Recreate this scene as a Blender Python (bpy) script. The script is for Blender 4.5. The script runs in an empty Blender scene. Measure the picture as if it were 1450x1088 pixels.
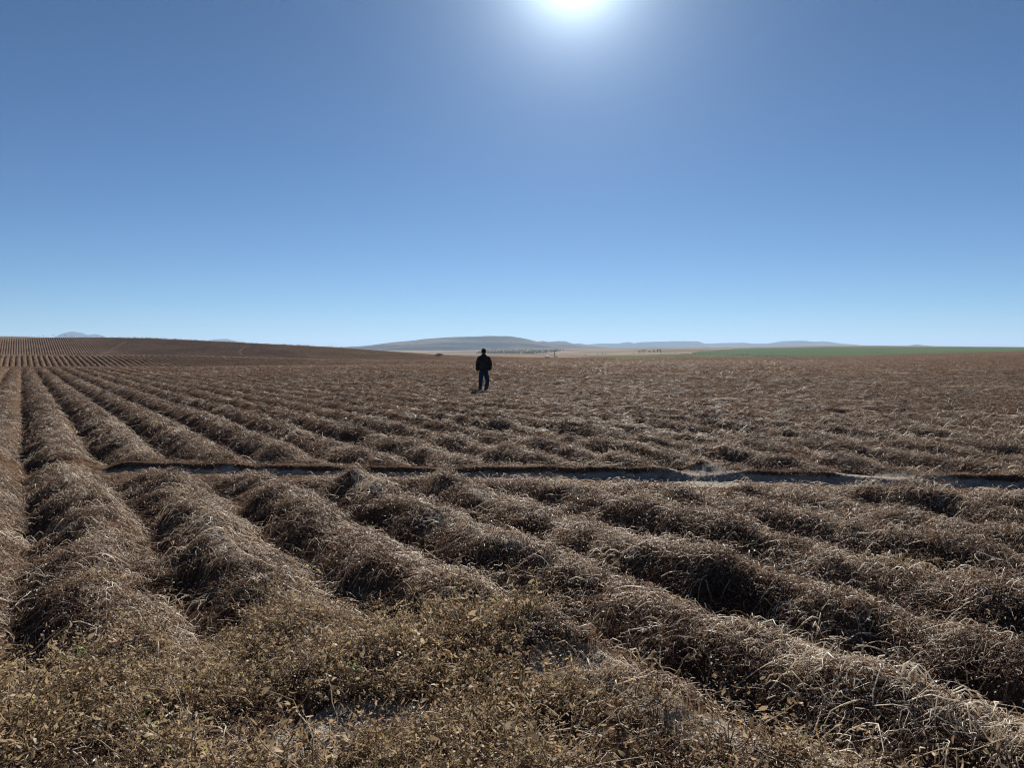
import bpy, bmesh, math, random
import numpy as np
from mathutils import Vector, Matrix

R = math.radians
rng = np.random.default_rng(7)
random.seed(7)
sc = bpy.context.scene
col = sc.collection

# ------------------------------------------------------------------ camera
EYE = 1.65
FPX, CX, CY, HOR = 1131.0, 725.0, 544.0, 495.0
PITCH = math.atan((CY - HOR) / FPX)
cam_d = bpy.data.cameras.new('camera')
cam_d.sensor_width = 36.0
cam_d.lens = 36.0 * FPX / 1450.0
cam_d.clip_start = 0.05
cam_d.clip_end = 200000.0
cam = bpy.data.objects.new('camera', cam_d)
col.objects.link(cam)
cam.location = (0, 0, EYE)
cam.rotation_euler = (math.pi / 2 - PITCH, 0, 0)
sc.camera = cam

# ------------------------------------------------------------------ sky and sun
SUN_EL, SUN_AZ = R(25.35), R(4.4)          # azimuth: to the right of +Y
sun_dir = Vector((math.sin(SUN_AZ) * math.cos(SUN_EL), math.cos(SUN_AZ) * math.cos(SUN_EL), math.sin(SUN_EL)))
w = bpy.data.worlds.new('World')
sc.world = w
w.use_nodes = True
nt = w.node_tree
nt.nodes.clear()
sky = nt.nodes.new('ShaderNodeTexSky')
sky.sky_type = 'NISHITA'
sky.sun_disc = False
sky.sun_elevation = SUN_EL
sky.sun_rotation = SUN_AZ
sky.altitude = 2500
sky.air_density = 0.8
sky.dust_density = 0.08
sky.ozone_density = 3.5
bg = nt.nodes.new('ShaderNodeBackground')
bg.inputs['Strength'].default_value = 0.052
tint = nt.nodes.new('ShaderNodeMix'); tint.data_type = 'RGBA'; tint.blend_type = 'MULTIPLY'
tint.inputs[0].default_value = 1.0; tint.inputs[7].default_value = (0.495, 0.625, 0.69, 1)
nt.links.new(sky.outputs[0], tint.inputs[6])
nt.links.new(tint.outputs[2], bg.inputs['Color'])
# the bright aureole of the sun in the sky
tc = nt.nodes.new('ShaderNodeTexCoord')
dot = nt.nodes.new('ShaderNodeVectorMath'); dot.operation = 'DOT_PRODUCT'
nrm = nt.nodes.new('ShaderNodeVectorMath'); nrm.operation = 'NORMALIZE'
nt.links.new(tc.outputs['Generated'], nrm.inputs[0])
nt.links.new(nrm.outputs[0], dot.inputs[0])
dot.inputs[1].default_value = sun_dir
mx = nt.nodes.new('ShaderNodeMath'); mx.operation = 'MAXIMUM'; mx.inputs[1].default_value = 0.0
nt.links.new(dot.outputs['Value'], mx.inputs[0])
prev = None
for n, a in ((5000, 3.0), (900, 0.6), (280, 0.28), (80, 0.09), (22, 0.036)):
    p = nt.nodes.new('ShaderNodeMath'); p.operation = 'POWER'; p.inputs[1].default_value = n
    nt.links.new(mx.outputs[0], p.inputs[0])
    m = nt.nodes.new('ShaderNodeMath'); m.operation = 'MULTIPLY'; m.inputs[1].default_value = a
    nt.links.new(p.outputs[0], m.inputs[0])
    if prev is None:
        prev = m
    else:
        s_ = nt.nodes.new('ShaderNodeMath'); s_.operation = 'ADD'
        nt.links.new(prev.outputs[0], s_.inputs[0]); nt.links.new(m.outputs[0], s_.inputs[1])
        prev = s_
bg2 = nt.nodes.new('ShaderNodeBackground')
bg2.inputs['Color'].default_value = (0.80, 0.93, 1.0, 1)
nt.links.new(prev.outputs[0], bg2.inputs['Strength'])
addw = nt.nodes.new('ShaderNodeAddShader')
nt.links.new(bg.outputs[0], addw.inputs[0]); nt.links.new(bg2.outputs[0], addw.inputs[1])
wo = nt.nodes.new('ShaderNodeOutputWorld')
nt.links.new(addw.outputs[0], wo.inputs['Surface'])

sun_d = bpy.data.lights.new('sun', 'SUN')
sun_d.energy = 5.0
sun_d.angle = R(0.53)
sun_d.color = (1.0, 0.95, 0.87)
sun = bpy.data.objects.new('sun', sun_d)
col.objects.link(sun)
sun.rotation_euler = sun_dir.to_track_quat('Z', 'Y').to_euler()

sc.view_settings.view_transform = 'Standard'
sc.view_settings.look = 'None'
sc.view_settings.exposure = 1.0
sc.view_settings.gamma = 1.0
sc.view_settings.use_curve_mapping = False
sc.render.engine = 'CYCLES'
sc.cycles.use_denoising = True
sc.cycles.denoising_prefilter = 'NONE'     # keeps the fine straw crisp
sc.cycles.denoising_quality = 'HIGH'
sc.cycles.filter_width = 1.2
sc.cycles.max_bounces = 5
sc.cycles.diffuse_bounces = 3
sc.cycles.glossy_bounces = 2
sc.cycles.transmission_bounces = 4
sc.cycles.volume_bounces = 0
sc.cycles.caustics_reflective = False
sc.cycles.sample_clamp_indirect = 3.0
sc.cycles.sample_clamp_direct = 6.0

# ------------------------------------------------------------------ helpers
def tag(o, label=None, cat=None, group=None, kind=None):
    if label: o['label'] = label
    if cat: o['category'] = cat
    if group: o['group'] = group
    if kind: o['kind'] = kind
    return o

def empty(name, loc, rz=0):
    o = bpy.data.objects.new(name, None)
    o.empty_display_size = 0.2
    o.location = loc; o.rotation_euler = (0, 0, rz)
    col.objects.link(o)
    return o

def np_mesh(name, V, F, mat=None, smooth=False, attrs=None):
    """V (n,3), F (m,3 or 4) index array"""
    me = bpy.data.meshes.new(name)
    V = np.asarray(V, dtype=np.float32); F = np.asarray(F, dtype=np.int32)
    k = F.shape[1]
    me.vertices.add(len(V)); me.vertices.foreach_set('co', V.ravel())
    me.loops.add(F.size); me.loops.foreach_set('vertex_index', F.ravel())
    me.polygons.add(len(F))
    me.polygons.foreach_set('loop_start', np.arange(0, F.size, k, dtype=np.int32))
    me.polygons.foreach_set('loop_total', np.full(len(F), k, dtype=np.int32))
    if smooth:
        me.polygons.foreach_set('use_smooth', np.ones(len(F), dtype=bool))
    me.update(calc_edges=True)
    if attrs:
        for an, av in attrs.items():
            av = np.asarray(av, dtype=np.float32)
            dom = 'POINT' if len(av) == len(V) else 'FACE'
            if av.ndim == 2:
                a = me.attributes.new(an, 'FLOAT_VECTOR', dom); a.data.foreach_set('vector', av.ravel())
            else:
                a = me.attributes.new(an, 'FLOAT', dom); a.data.foreach_set('value', av)
    if mat: me.materials.append(mat)
    return me

def obj(name, me, parent=None):
    o = bpy.data.objects.new(name, me)
    col.objects.link(o)
    if parent: o.parent = parent
    return o

def pix_dir(px, py):
    d = Vector(((px - CX) / FPX, 1.0, (CY - py) / FPX))
    return Matrix.Rotation(-PITCH, 3, 'X') @ d

# hash based value noise, vectorised
def _h(ix, iy, seed):
    n = (ix.astype(np.int64) * 374761393 + iy.astype(np.int64) * 668265263 + seed * 974634777) & 0xffffffff
    n = ((n ^ (n >> 13)) * 1274126177) & 0xffffffff
    n = n ^ (n >> 16)
    return (n & 0xffffff) / float(0xffffff)

def vnoise(x, y, seed=0):
    x = np.asarray(x, dtype=np.float64); y = np.asarray(y, dtype=np.float64)
    ix = np.floor(x); iy = np.floor(y)
    fx = x - ix; fy = y - iy
    fx = fx * fx * fx * (fx * (fx * 6 - 15) + 10); fy = fy * fy * fy * (fy * (fy * 6 - 15) + 10)
    a = _h(ix, iy, seed); b = _h(ix + 1, iy, seed); c = _h(ix, iy + 1, seed); d = _h(ix + 1, iy + 1, seed)
    return (a + (b - a) * fx) * (1 - fy) + (c + (d - c) * fx) * fy * 1.0

def fbm(x, y, oct=3, seed=0):
    s = 0; a = 0.5; t = 0
    for i in range(oct):
        s = s + a * vnoise(x * 2 ** i + 17.3 * i, y * 2 ** i - 9.1 * i, seed + i); t += a; a *= 0.5
    return s / t * 2 - 1

def sstep(a, b, x):
    t = np.clip((x - a) / (b - a), 0, 1)
    return t * t * (3 - 2 * t)

# ------------------------------------------------------------------ materials
def new_mat(name):
    m = bpy.data.materials.new(name); m.use_nodes = True
    m.node_tree.nodes.clear()
    return m

class NB:
    """tiny node builder"""
    def __init__(s, m): s.t = m.node_tree; s.n = s.t.nodes
    def node(s, kind, **kw):
        n = s.n.new(kind)
        for k, v in kw.items():
            if k.startswith('_'): setattr(n, k[1:], v)
        return n
    def link(s, a, b): s.t.links.new(a, b)
    def val(s, sock, v):
        if hasattr(v, 'links') or isinstance(v, bpy.types.NodeSocket): s.link(v, sock)
        else: sock.default_value = v
    def math(s, op, a, b=0.0, clamp=False):
        n = s.n.new('ShaderNodeMath'); n.operation = op; n.use_clamp = clamp
        s.val(n.inputs[0], a); s.val(n.inputs[1], b); return n.outputs[0]
    def noise(s, vec, scale, detail=4, rough=0.55):
        n = s.n.new('ShaderNodeTexNoise'); s.link(vec, n.inputs['Vector'])
        n.inputs['Scale'].default_value = scale; n.inputs['Detail'].default_value = detail
        n.inputs['Roughness'].default_value = rough; return n.outputs['Fac']
    def ramp(s, fac, stops):
        n = s.n.new('ShaderNodeValToRGB'); s.link(fac, n.inputs[0])
        e = n.color_ramp.elements
        while len(e) < len(stops): e.new(0.5)
        for el, (p, c) in zip(e, stops):
            el.position = p; el.color = (*c, 1)
        return n.outputs['Color']
    def mix(s, fac, a, b):
        n = s.n.new('ShaderNodeMix'); n.data_type = 'RGBA'
        s.val(n.inputs[0], fac)
        for i, v in ((6, a), (7, b)):
            if isinstance(v, tuple): n.inputs[i].default_value = (*v, 1)
            else: s.link(v, n.inputs[i])
        return n.outputs[2]
    def attr(s, name):
        n = s.n.new('ShaderNodeAttribute'); n.attribute_name = name; return n.outputs['Fac']
    def coord(s):
        return s.n.new('ShaderNodeTexCoord').outputs['Object']
    def bump(s, h, strength, dist):
        n = s.n.new('ShaderNodeBump'); s.link(h, n.inputs['Height'])
        n.inputs['Strength'].default_value = strength; n.inputs['Distance'].default_value = dist
        return n.outputs[0]
    def out(s, shader):
        o = s.n.new('ShaderNodeOutputMaterial'); s.link(shader, o.inputs['Surface'])
    def princ(s, color, rough=0.8, spec=0.3, normal=None, metal=0.0):
        n = s.n.new('ShaderNodeBsdfPrincipled')
        if isinstance(color, tuple): n.inputs['Base Color'].default_value = (*color, 1)
        else: s.link(color, n.inputs['Base Color'])
        s.val(n.inputs['Roughness'], rough); n.inputs['Specular IOR Level'].default_value = spec
        n.inputs['Metallic'].default_value = metal
        if normal: s.link(normal, n.inputs['Normal'])
        return n.outputs[0]

def plain(name, color, rough=0.7, spec=0.3, var=0.25, scale=8.0, bump=0.0, metal=0.0):
    m = new_mat(name); b = NB(m)
    c = b.coord()
    f = b.noise(c, scale, 4)
    dk = tuple(x * (1 - var) for x in color); lt = tuple(min(1, x * (1 + var)) for x in color)
    cc = b.ramp(f, ((0.3, dk), (0.7, lt)))
    nrm_ = b.bump(b.noise(c, scale * 3, 3), bump, 0.02) if bump else None
    b.out(b.princ(cc, rough, spec, nrm_, metal))
    return m

LITTER = ((0.0, (0.048, 0.025, 0.015)), (0.3, (0.135, 0.074, 0.045)), (0.55, (0.28, 0.17, 0.103)),
          (0.8, (0.57, 0.45, 0.32)), (1.0, (0.84, 0.78, 0.67)))

def mat_vine():
    m = new_mat('dry_vine'); b = NB(m)
    tone = b.attr('tone')
    rnd = b.n.new('ShaderNodeObjectInfo').outputs['Random']
    geo = b.n.new('ShaderNodeNewGeometry')
    pat = b.noise(geo.outputs['Position'], 0.9, 3)           # drifts of darker rot and paler straw
    t = b.math('ADD', tone, b.math('MULTIPLY', b.math('SUBTRACT', rnd, 0.5), 0.16))
    pat2 = b.noise(geo.outputs['Position'], 0.07, 3)
    t = b.math('ADD', t, b.math('MULTIPLY', b.math('SUBTRACT', pat2, 0.5), 0.45))
    t = b.math('ADD', t, b.math('MULTIPLY', b.math('SUBTRACT', pat, 0.5), 0.75), True)
    c = b.ramp(t, LITTER)
    p = b.princ(c, 0.52, 0.4)
    tr = b.n.new('ShaderNodeBsdfTranslucent'); b.link(c, tr.inputs[0])
    mx_ = b.n.new('ShaderNodeMixShader'); mx_.inputs[0].default_value = 0.42
    b.link(p, mx_.inputs[1]); b.link(tr.outputs[0], mx_.inputs[2])
    b.out(mx_.outputs[0]); return m

def mat_leaf():
    m = new_mat('dry_leaf'); b = NB(m)
    tone = b.attr('tone')
    rnd = b.n.new('ShaderNodeObjectInfo').outputs['Random']
    t = b.math('ADD', tone, b.math('MULTIPLY', b.math('SUBTRACT', rnd, 0.5), 0.2), True)
    c = b.ramp(t, ((0.0, (0.07, 0.047, 0.028)), (0.4, (0.215, 0.150, 0.086)), (0.65, (0.38, 0.28, 0.17)),
                   (0.8, (0.46, 0.37, 0.255)), (0.93, (0.46, 0.27, 0.12)), (1.0, (0.20, 0.25, 0.07))))
    p = b.princ(c, 0.65, 0.3)
    tr = b.n.new('ShaderNodeBsdfTranslucent'); b.link(c, tr.inputs[0])
    mx_ = b.n.new('ShaderNodeMixShader'); mx_.inputs[0].default_value = 0.4
    b.link(p, mx_.inputs[1]); b.link(tr.outputs[0], mx_.inputs[2])
    b.out(mx_.outputs[0]); return m

def mat_field():
    m = new_mat('field_litter'); b = NB(m)
    c = b.coord()
    soil = b.attr('soil')
    f1 = b.noise(c, 34.0, 5, 0.7)
    f2 = b.noise(c, 4.5, 5, 0.7)
    f3 = b.math('ADD', b.noise(c, 0.35, 3), b.math('MULTIPLY', b.math('SUBTRACT', b.noise(c, 0.05, 3), 0.5), 1.2))
    t = b.math('ADD', b.math('MULTIPLY', f1, 0.55), b.math('ADD', b.math('MULTIPLY', f2, 0.5), b.math('MULTIPLY', f3, 0.12)))
    lit = b.ramp(t, ((0.40, (0.038, 0.022, 0.015)), (0.54, (0.108, 0.066, 0.043)), (0.64, (0.185, 0.121, 0.082)), (0.76, (0.40, 0.315, 0.23))))
    so = b.ramp(b.noise(c, 9.0, 5, 0.65), ((0.3, (0.34, 0.29, 0.235)), (0.7, (0.50, 0.44, 0.37))))
    s2 = b.math('ADD', soil, b.math('MULTIPLY', b.math('SUBTRACT', f2, 0.5), 0.5))
    s3 = b.math('MULTIPLY', b.math('SUBTRACT', s2, 0.35), 4.0, True)
    cc = b.mix(s3, lit, so)
    bp = b.bump(b.math('ADD', f1, f2), 0.9, 0.06)
    b.out(b.princ(cc, 1.0, 0.0, bp)); return m

M_vine, M_leaf, M_field = mat_vine(), mat_leaf(), mat_field()
M_soil = plain('soil_clod', (0.40, 0.345, 0.285), 0.95, 0.05, 0.25, 6.0)

# ------------------------------------------------------------------ terrain function
COLS = np.array([-500, 0, 240, 480, 640, 780, 900, 1010, 1200, 1450, 2000], float)
STA = [
    (70,   [523, 523, 523, 523, 522.5, 522, 522, 522, 521.5, 521, 521]),
    (100,  [522, 522, 522, 520, 518.5, 517.5, 517, 517, 516, 514.5, 514]),
    (140,  [520, 521, 521, 518, 517, 516, 515.5, 515, 513, 508.5, 508]),
    (172,  [502, 503, 503.5, 510, 512.5, 514, 513.5, 513, 511, 505, 504]),
    (260,  [506, 507, 507, 513, 514, 511.5, 510.5, 510, 508, 501.5, 500]),
    (340,  [502, 503, 503.5, 509, 511, 508.5, 508, 507.5, 505.5, 498.5, 497]),
    (420,  [472, 473, 480, 492, 504, 506.8, 506.8, 506, 504.5, 497.6, 496.4]),
    (470,  [474, 475, 482, 494, 506, 508, 508, 507.5, 506, 499, 498]),
    (560,  [485, 485, 489, 499, 508.5, 509.5, 509, 508.5, 506.5, 501, 500]),
    (750,  [492, 492, 493, 501, 507.5, 508, 507.8, 507, 503.5, 499.5, 498]),
    (1000, [495, 495, 495, 501, 505.5, 505, 504.2, 502.5, 499, 495.5, 495]),
    (1600, [495, 495, 495, 499, 502, 501, 499.5, 497, 492.5, 492.6, 493]),
    (2500, [495, 495, 495, 497, 499.5, 497, 495.3, 493.2, 490.5, 492.2, 492]),
    (3300, [495, 495, 495, 496.5, 497.5, 493.6, 493, 492.0, 488.8, 491.6, 492]),
    (4600, [495, 495, 495, 496, 496, 493.5, 492.8, 493.2, 491.5, 493.0, 493]),
    (8000, [496] * 11), (20000, [495.6] * 11), (80000, [495.1] * 11)]
LY = np.linspace(math.log(20), math.log(80000), 1600)
_tabY = np.log([20, 40] + [s[0] for s in STA])
TAB = np.zeros((len(LY), len(COLS)))
for j in range(len(COLS)):
    hh = [0.0, -0.08] + [EYE - (s[1][j] - HOR) / FPX * s[0] for s in STA]
    v_ = np.interp(LY, _tabY, hh)
    k_ = np.hanning(21); k_ /= k_.sum()
    TAB[:, j] = np.convolve(np.pad(v_, 10, mode='edge'), k_, mode='valid')
# smooth between columns: resample densely and blur
CD = np.linspace(-500, 2000, 251)
TABD = np.array([np.interp(CD, COLS, TAB[i]) for i in range(len(LY))])
k_ = np.hanning(15); k_ /= k_.sum()
TABD = np.array([np.convolve(np.pad(TABD[i], 7, mode='edge'), k_, mode='valid') for i in range(len(LY))])

def macro(x, y):
    x = np.asarray(x, float); y = np.asarray(y, float)
    ys = np.maximum(y, 20.0)
    p = np.clip((x / ys * FPX + CX - CD[0]) / (CD[1] - CD[0]), 0, len(CD) - 1.001)
    q = np.clip((np.log(ys) - LY[0]) / (LY[1] - LY[0]), 0, len(LY) - 1.001)
    i = p.astype(int); j = q.astype(int); fi = p - i; fj = q - j
    return ((TABD[j, i] * (1 - fi) + TABD[j, i + 1] * fi) * (1 - fj) + (TABD[j + 1, i] * (1 - fi) + TABD[j + 1, i + 1] * fi) * fj)

def hit(px, py, y0=3.0, y1=3000.0, base=0.0):
    """walk a pixel's ray until it meets the terrain"""
    d = pix_dir(px, py)
    ys = np.exp(np.linspace(math.log(y0), math.log(y1), 6000))
    s = ys / d.y
    z = EYE + d.z * s
    g = macro(d.x * s, ys) + base
    k = np.argmax(z < g)
    return Vector((d.x * s[k], ys[k], g[k]))

ROW = math.atan((CX - 30) / FPX)          # the rows run this far to the left of +Y
CU, SU = math.cos(ROW), math.sin(ROW)
S = 0.97
def to_uv(x, y): return x * CU + y * SU, -x * SU + y * CU
def to_xy(u, v): return u * CU - v * SU, u * SU + v * CU

def polydist(x, y, pts):
    best = np.full(np.shape(x), 1e9)
    for (ax, ay), (bx, by) in zip(pts[:-1], pts[1:]):
        dx, dy = bx - ax, by - ay
        t = np.clip(((x - ax) * dx + (y - ay) * dy) / (dx * dx + dy * dy + 1e-9), 0, 1)
        best = np.minimum(best, np.hypot(x - ax - t * dx, y - ay - t * dy))
    return best

def ground_line(pp, **kw):
    out = []
    for a, b in pp:
        h_ = hit(a, b, **kw); out.append((h_.x, h_.y))
    return out

TRENCH = ground_line([(-260, 655), (0, 659), (130, 661), (300, 663), (500, 667), (700, 668), (900, 670), (1100, 672), (1300, 677), (1450, 682), (1700, 694)])
TRACKS = [ground_line([(178, 484), (166, 491), (153, 499), (141, 502)], y0=300),
          ground_line([(356, 489), (347, 492), (340, 496), (339, 499), (343, 503)], y0=300)]
SWELL = [(-150, 172), (-110, 172), (-70, 172), (-37, 171)]

# leafy margin in front of the rows
LEAFY_EDGE = [(-400, 1020), (0, 980), (120, 955), (230, 915), (360, 890), (500, 878), (620, 878), (700, 895), (790, 940), (880, 980), (960, 1025), (1020, 1070), (1110, 1100), (1300, 1190)]
_le = [hit(a, b, y0=0.8) for a, b in LEAFY_EDGE]
_lx = np.array([p.x for p in _le]); _ly = np.array([p.y for p in _le])
def leafy(x, y):
    e = np.interp(x, _lx, _ly)
    e = e + 0.18 * fbm(x * 2.0, y * 2.0, 2, 91)
    return 1 - sstep(-0.25, 0.3, y - e)
BARE = [(535, 1012, 0.30, 0.20), (838, 942, 0.32, 0.26), (1040, 1040, 0.24, 0.16), (715, 878, 0.26, 0.14), (455, 1035, 0.22, 0.16)]
_bare = [(hit(a, b, y0=0.8), rx, ry) for a, b, rx, ry in BARE]
def bare(x, y, grow=0.0):
    m = np.zeros(np.shape(x))
    for p, rx, ry in _bare:
        d = np.hypot((x - p.x) / (rx + grow), (y - p.y) / (ry + grow)) + 0.5 * fbm(x * 5, y * 5, 2, 33)
        m = np.maximum(m, 1 - sstep(0.65, 1.1, d))
    return m

def rut_low(x):      # two places where the bank of the rut has broken down
    return np.maximum(np.exp(-((x - 2.6) / 0.5) ** 4), np.exp(-((x - 4.85) / 0.55) ** 4))

def field_h(x, y, detail=True, full=False):
    u, v = to_uv(x, y)
    dist = np.hypot(x, y)
    near = 1 - sstep(60, 140, dist)
    wob = (0.11 - 0.05 * sstep(10, 18, dist)) * fbm(v * 0.45, np.floor(u / S) * 3.1 * 0 + u * 0.25, 2, 5) * near
    c = np.abs(np.sin(np.pi * (u + wob) / S))
    fr_ = sstep(11, 18, dist)
    prof = (0.55 * c + 0.45 * c * c) * (1 - fr_) + fr_ * c ** 0.8
    lump = fbm(u * 1.1, v * 1.15, 2, 11)
    amp = (0.215 + 0.105 * fr_ - 0.03 * sstep(60, 130, dist)) * (1 + (0.5 - 0.42 * fr_) * lump * near + 0.22 * fbm(u * 0.35, v * 0.10, 2, 13) * (1 - near))
    tr = polydist(x, y, TRENCH) + 0.07 * fbm(x * 2.2, y * 2.2, 2, 71) + 0.05 * fbm(x * 8.0, y * 8.0, 2, 72)
    e_tr = np.interp(x, [p[0] for p in TRENCH], [p[1] for p in TRENCH])
    low = rut_low(x)
    ends = sstep(-6.6, -5.2, x)                              # the rut peters out on the left
    trm = (1 - sstep(0.10, 0.17, tr)) * ends
    apr = (1 - sstep(0.45, 1.3 + 0.4 * sstep(-1, 2, x), tr)) * (y < e_tr) * ends           # the ridges are worn down on the near side of the rut
    soil = 0.0 * x
    lf = leafy(x, y)
    z = (prof * amp - 0.14) * (1 - 0.72 * lf)
    if detail:
        z = z + near * ((0.075 - 0.05 * sstep(9, 16, dist)) * fbm(u * 3.1, v * 2.6, 3, 21) + 0.035 * fbm(u * 9.0, v * 8.0, 2, 23))
        # hollows scooped into the flanks
        hol = sstep(0.60, 0.82, vnoise(u * 2.1, v * 1.9, 31)) * (1 - np.abs(prof - 0.45) * 1.6).clip(0, 1)
        z = z - 0.13 * hol * (1 - sstep(8, 14, dist)) * (1 - lf)
    bm_ = bare(x, y) * (dist < 9)
    z = z * (1 - 0.7 * bm_) - 0.03 * bm_
    bank = (1 - sstep(0.30, 0.85, tr)) * (y > e_tr) * ends
    z = z * (1 - 0.94 * apr) - (0.05 + 0.04 * sstep(-1, 2, x)) * apr
    z = z * (1 - 0.9 * bank) + (0.03 + 0.05 * fbm(x * 1.1, y * 0.3, 2, 77) - 0.05 * low) * bank
    z = z * (1 - trm) + trm * (-0.11 + 0.03 * fbm(x * 3, y * 3, 2, 44))
    far_m = np.zeros(np.shape(x))
    for t_ in TRACKS:
        far_m = np.maximum(far_m, 0.5 * (1 - sstep(0.3, 0.75, polydist(x, y, t_) + 0.25 * fbm(x * 0.3, y * 0.3, 2, 55))))
    sw = 1 - sstep(0.5, 1.3, polydist(x, y, SWELL))
    far_m = np.maximum(far_m, 0.75 * sw)
    z = z * (1 - far_m) + 0.05 * far_m
    # the ridges flatten out at the far rim of the field
    e = edge_y(x, y)
    z = z * (1 - sstep(-25, 0, y - e)) - 0.2 * sstep(-25, 0, y - e)
    crest = sstep(0.86, 0.99, c) * sstep(0.45, 0.75, vnoise(u * 0.9, v * 0.8, 61))
    soil = np.maximum(np.maximum(np.maximum(trm, low * np.maximum(bank, (1 - sstep(0.5, 0.8, tr)) * (y < e_tr))), far_m * 0.75), np.maximum(bm_, 0.56 * crest * near))
    zz = macro(x, y) + z
    if full: return zz, soil, lf, trm
    return zz

def edge_y(x, y):
    px = x / np.maximum(y, 1) * FPX + CX
    return np.interp(px, [-500, 0, 240, 480, 640, 780, 1450, 2000], [470, 470, 470, 460, 445, 440, 440, 440])

# ------------------------------------------------------------------ field mesh
def grid_patch(us, vs, hole=None, clip=None):
    U, V = np.meshgrid(us, vs)
    x, y = to_xy(U, V)
    z, soil, lf, trm = field_h(x, y, full=True)
    n, m = U.shape
    idx = np.arange(n * m).reshape(n, m)
    F = np.stack([idx[:-1, :-1], idx[:-1, 1:], idx[1:, 1:], idx[1:, :-1]], -1).reshape(-1, 4)
    uc = ((U[:-1, :-1] + U[1:, 1:]) / 2).ravel(); vc = ((V[:-1, :-1] + V[1:, 1:]) / 2).ravel()
    keep = np.ones(len(F), bool)
    if hole is not None:
        u0, u1, v0, v1 = hole
        keep &= ~((uc > u0) & (uc < u1) & (vc > v0) & (vc < v1))
    xc, yc = to_xy(uc, vc)
    keep &= yc < edge_y(xc, yc) + 6
    keep &= yc > -14
    keep &= np.abs(xc) < 0.85 * np.maximum(yc, 0) + 26
    F = F[keep]
    used = np.zeros(n * m, bool); used[F.ravel()] = True
    remap = np.cumsum(used) - 1
    P = np.stack([x.ravel(), y.ravel(), z.ravel()], 1)[used]
    return P, remap[F], soil.ravel()[used]

def ar(a, b, d): return np.arange(round((b - a) / d) + 1) * d + a
parts = []
parts.append(grid_patch(ar(-5 * S, 14 * S, S / 18), ar(-2.5, 16, 0.055)))
parts.append(grid_patch(ar(-25 * S, 70 * S, S / 8), ar(-8, 70, 0.22), hole=(-5 * S + .2, 14 * S - .2, -2.2, 15.7)))
parts.append(grid_patch(ar(-25 * S, 110 * S, S / 6), ar(69, 470, 1.3)))
parts.append(grid_patch(ar(69.5 * S, 110 * S, S / 4), ar(-20, 70, 0.6)))
parts.append(grid_patch(ar(109.5 * S, 520 * S, S / 4), ar(-200, 470, 3.6)))
Vs, Fs, So, off = [], [], [], 0
for P, F, s_ in parts:
    Vs.append(P); Fs.append(F + off); So.append(s_); off += len(P)
me = np_mesh('field', np.concatenate(Vs), np.concatenate(Fs), M_field, True, {'soil': np.concatenate(So)})
field = tag(obj('field', me), kind='structure')
print('field quads', sum(len(f) for f in Fs))

# ------------------------------------------------------------------ wide land beyond the field
def mat_land():
    m = new_mat('dry_land'); b = NB(m)
    c = b.coord()
    f1 = b.noise(c, 0.004, 4); f2 = b.noise(c, 0.05, 4, 0.65)
    t = b.math('ADD', b.math('MULTIPLY', f1, 0.7), b.math('MULTIPLY', f2, 0.3))
    cc = b.ramp(t, ((0.40, (0.15, 0.112, 0.083)), (0.5, (0.25, 0.194, 0.142)), (0.58, (0.34, 0.275, 0.20))))
    b.out(b.princ(cc, 1.0, 0.0)); return m
M_land = mat_land()
ts = np.linspace(-0.98, 0.98, 261)
ys = np.exp(np.linspace(math.log(300), math.log(29000), 330))
T, Y = np.meshgrid(ts, ys)
X = T * Y
Z = macro(X, Y) - 0.9 * (1 - sstep(430, 520, Y)) - 0.05
Z += 0.5 * fbm(X / 60, Y / 60, 3, 3) * sstep(520, 800, Y) * (1 - sstep(4000, 9000, Y))
idx = np.arange(T.size).reshape(T.shape)
F = np.stack([idx[:-1, :-1], idx[:-1, 1:], idx[1:, 1:], idx[1:, :-1]], -1).reshape(-1, 4)
tag(obj('ground', np_mesh('ground', np.stack([X.ravel(), Y.ravel(), Z.ravel()], 1), F, M_land, True)), kind='structure')
# terrain that carries the same ground on behind and to the sides
g = 29500.0
me = np_mesh('plain', [(-g, -g, -26), (g, -g, -26), (g, g, -26), (-g, g, -26)], [(0, 1, 2, 3)], M_land)
tag(obj('plain', me), kind='structure')

# green crop on the slope to the right
def mat_green():
    m = new_mat('green_crop'); b = NB(m)
    c = b.coord()
    f = b.math('ADD', b.math('MULTIPLY', b.noise(c, 0.012, 4), 0.6), b.math('MULTIPLY', b.noise(c, 0.25, 3), 0.4))
    cc = b.ramp(f, ((0.35, (0.07, 0.10, 0.048)), (0.65, (0.11, 0.148, 0.072))))
    b.out(b.princ(cc, 1.0, 0.0)); return m
M_green = mat_green()
def draped(name, tops, bots, mat, lift, n=90, m=50):
    """a crop sheet between a near and a far outline, both given as (t, Y) on the ground"""
    tt = np.linspace(max(tops[0][0], bots[0][0]), min(tops[-1][0], bots[-1][0]), n)
    yt = np.interp(tt, [a for a, _ in tops], [c_ for _, c_ in tops]); yb = np.interp(tt, [a for a, _ in bots], [c_ for _, c_ in bots])
    k = np.linspace(0, 1, m)[:, None]
    Yg = np.exp(np.log(yb)[None] * (1 - k) + np.log(yt)[None] * k)
    Xg = tt[None] * Yg
    Zg = macro(Xg, Yg) + lift + 0.5 * fbm(Xg / 60, Yg / 60, 3, 3) * sstep(520, 800, Yg)
    ix = np.arange(n * m).reshape(m, n)
    Fq = np.stack([ix[:-1, :-1], ix[:-1, 1:], ix[1:, 1:], ix[1:, :-1]], -1).reshape(-1, 4)
    return obj(name, np_mesh(name, np.stack([Xg.ravel(), Yg.ravel(), Zg.ravel()], 1), Fq, mat, True))
def tpx(p): return (p - CX) / FPX
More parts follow.
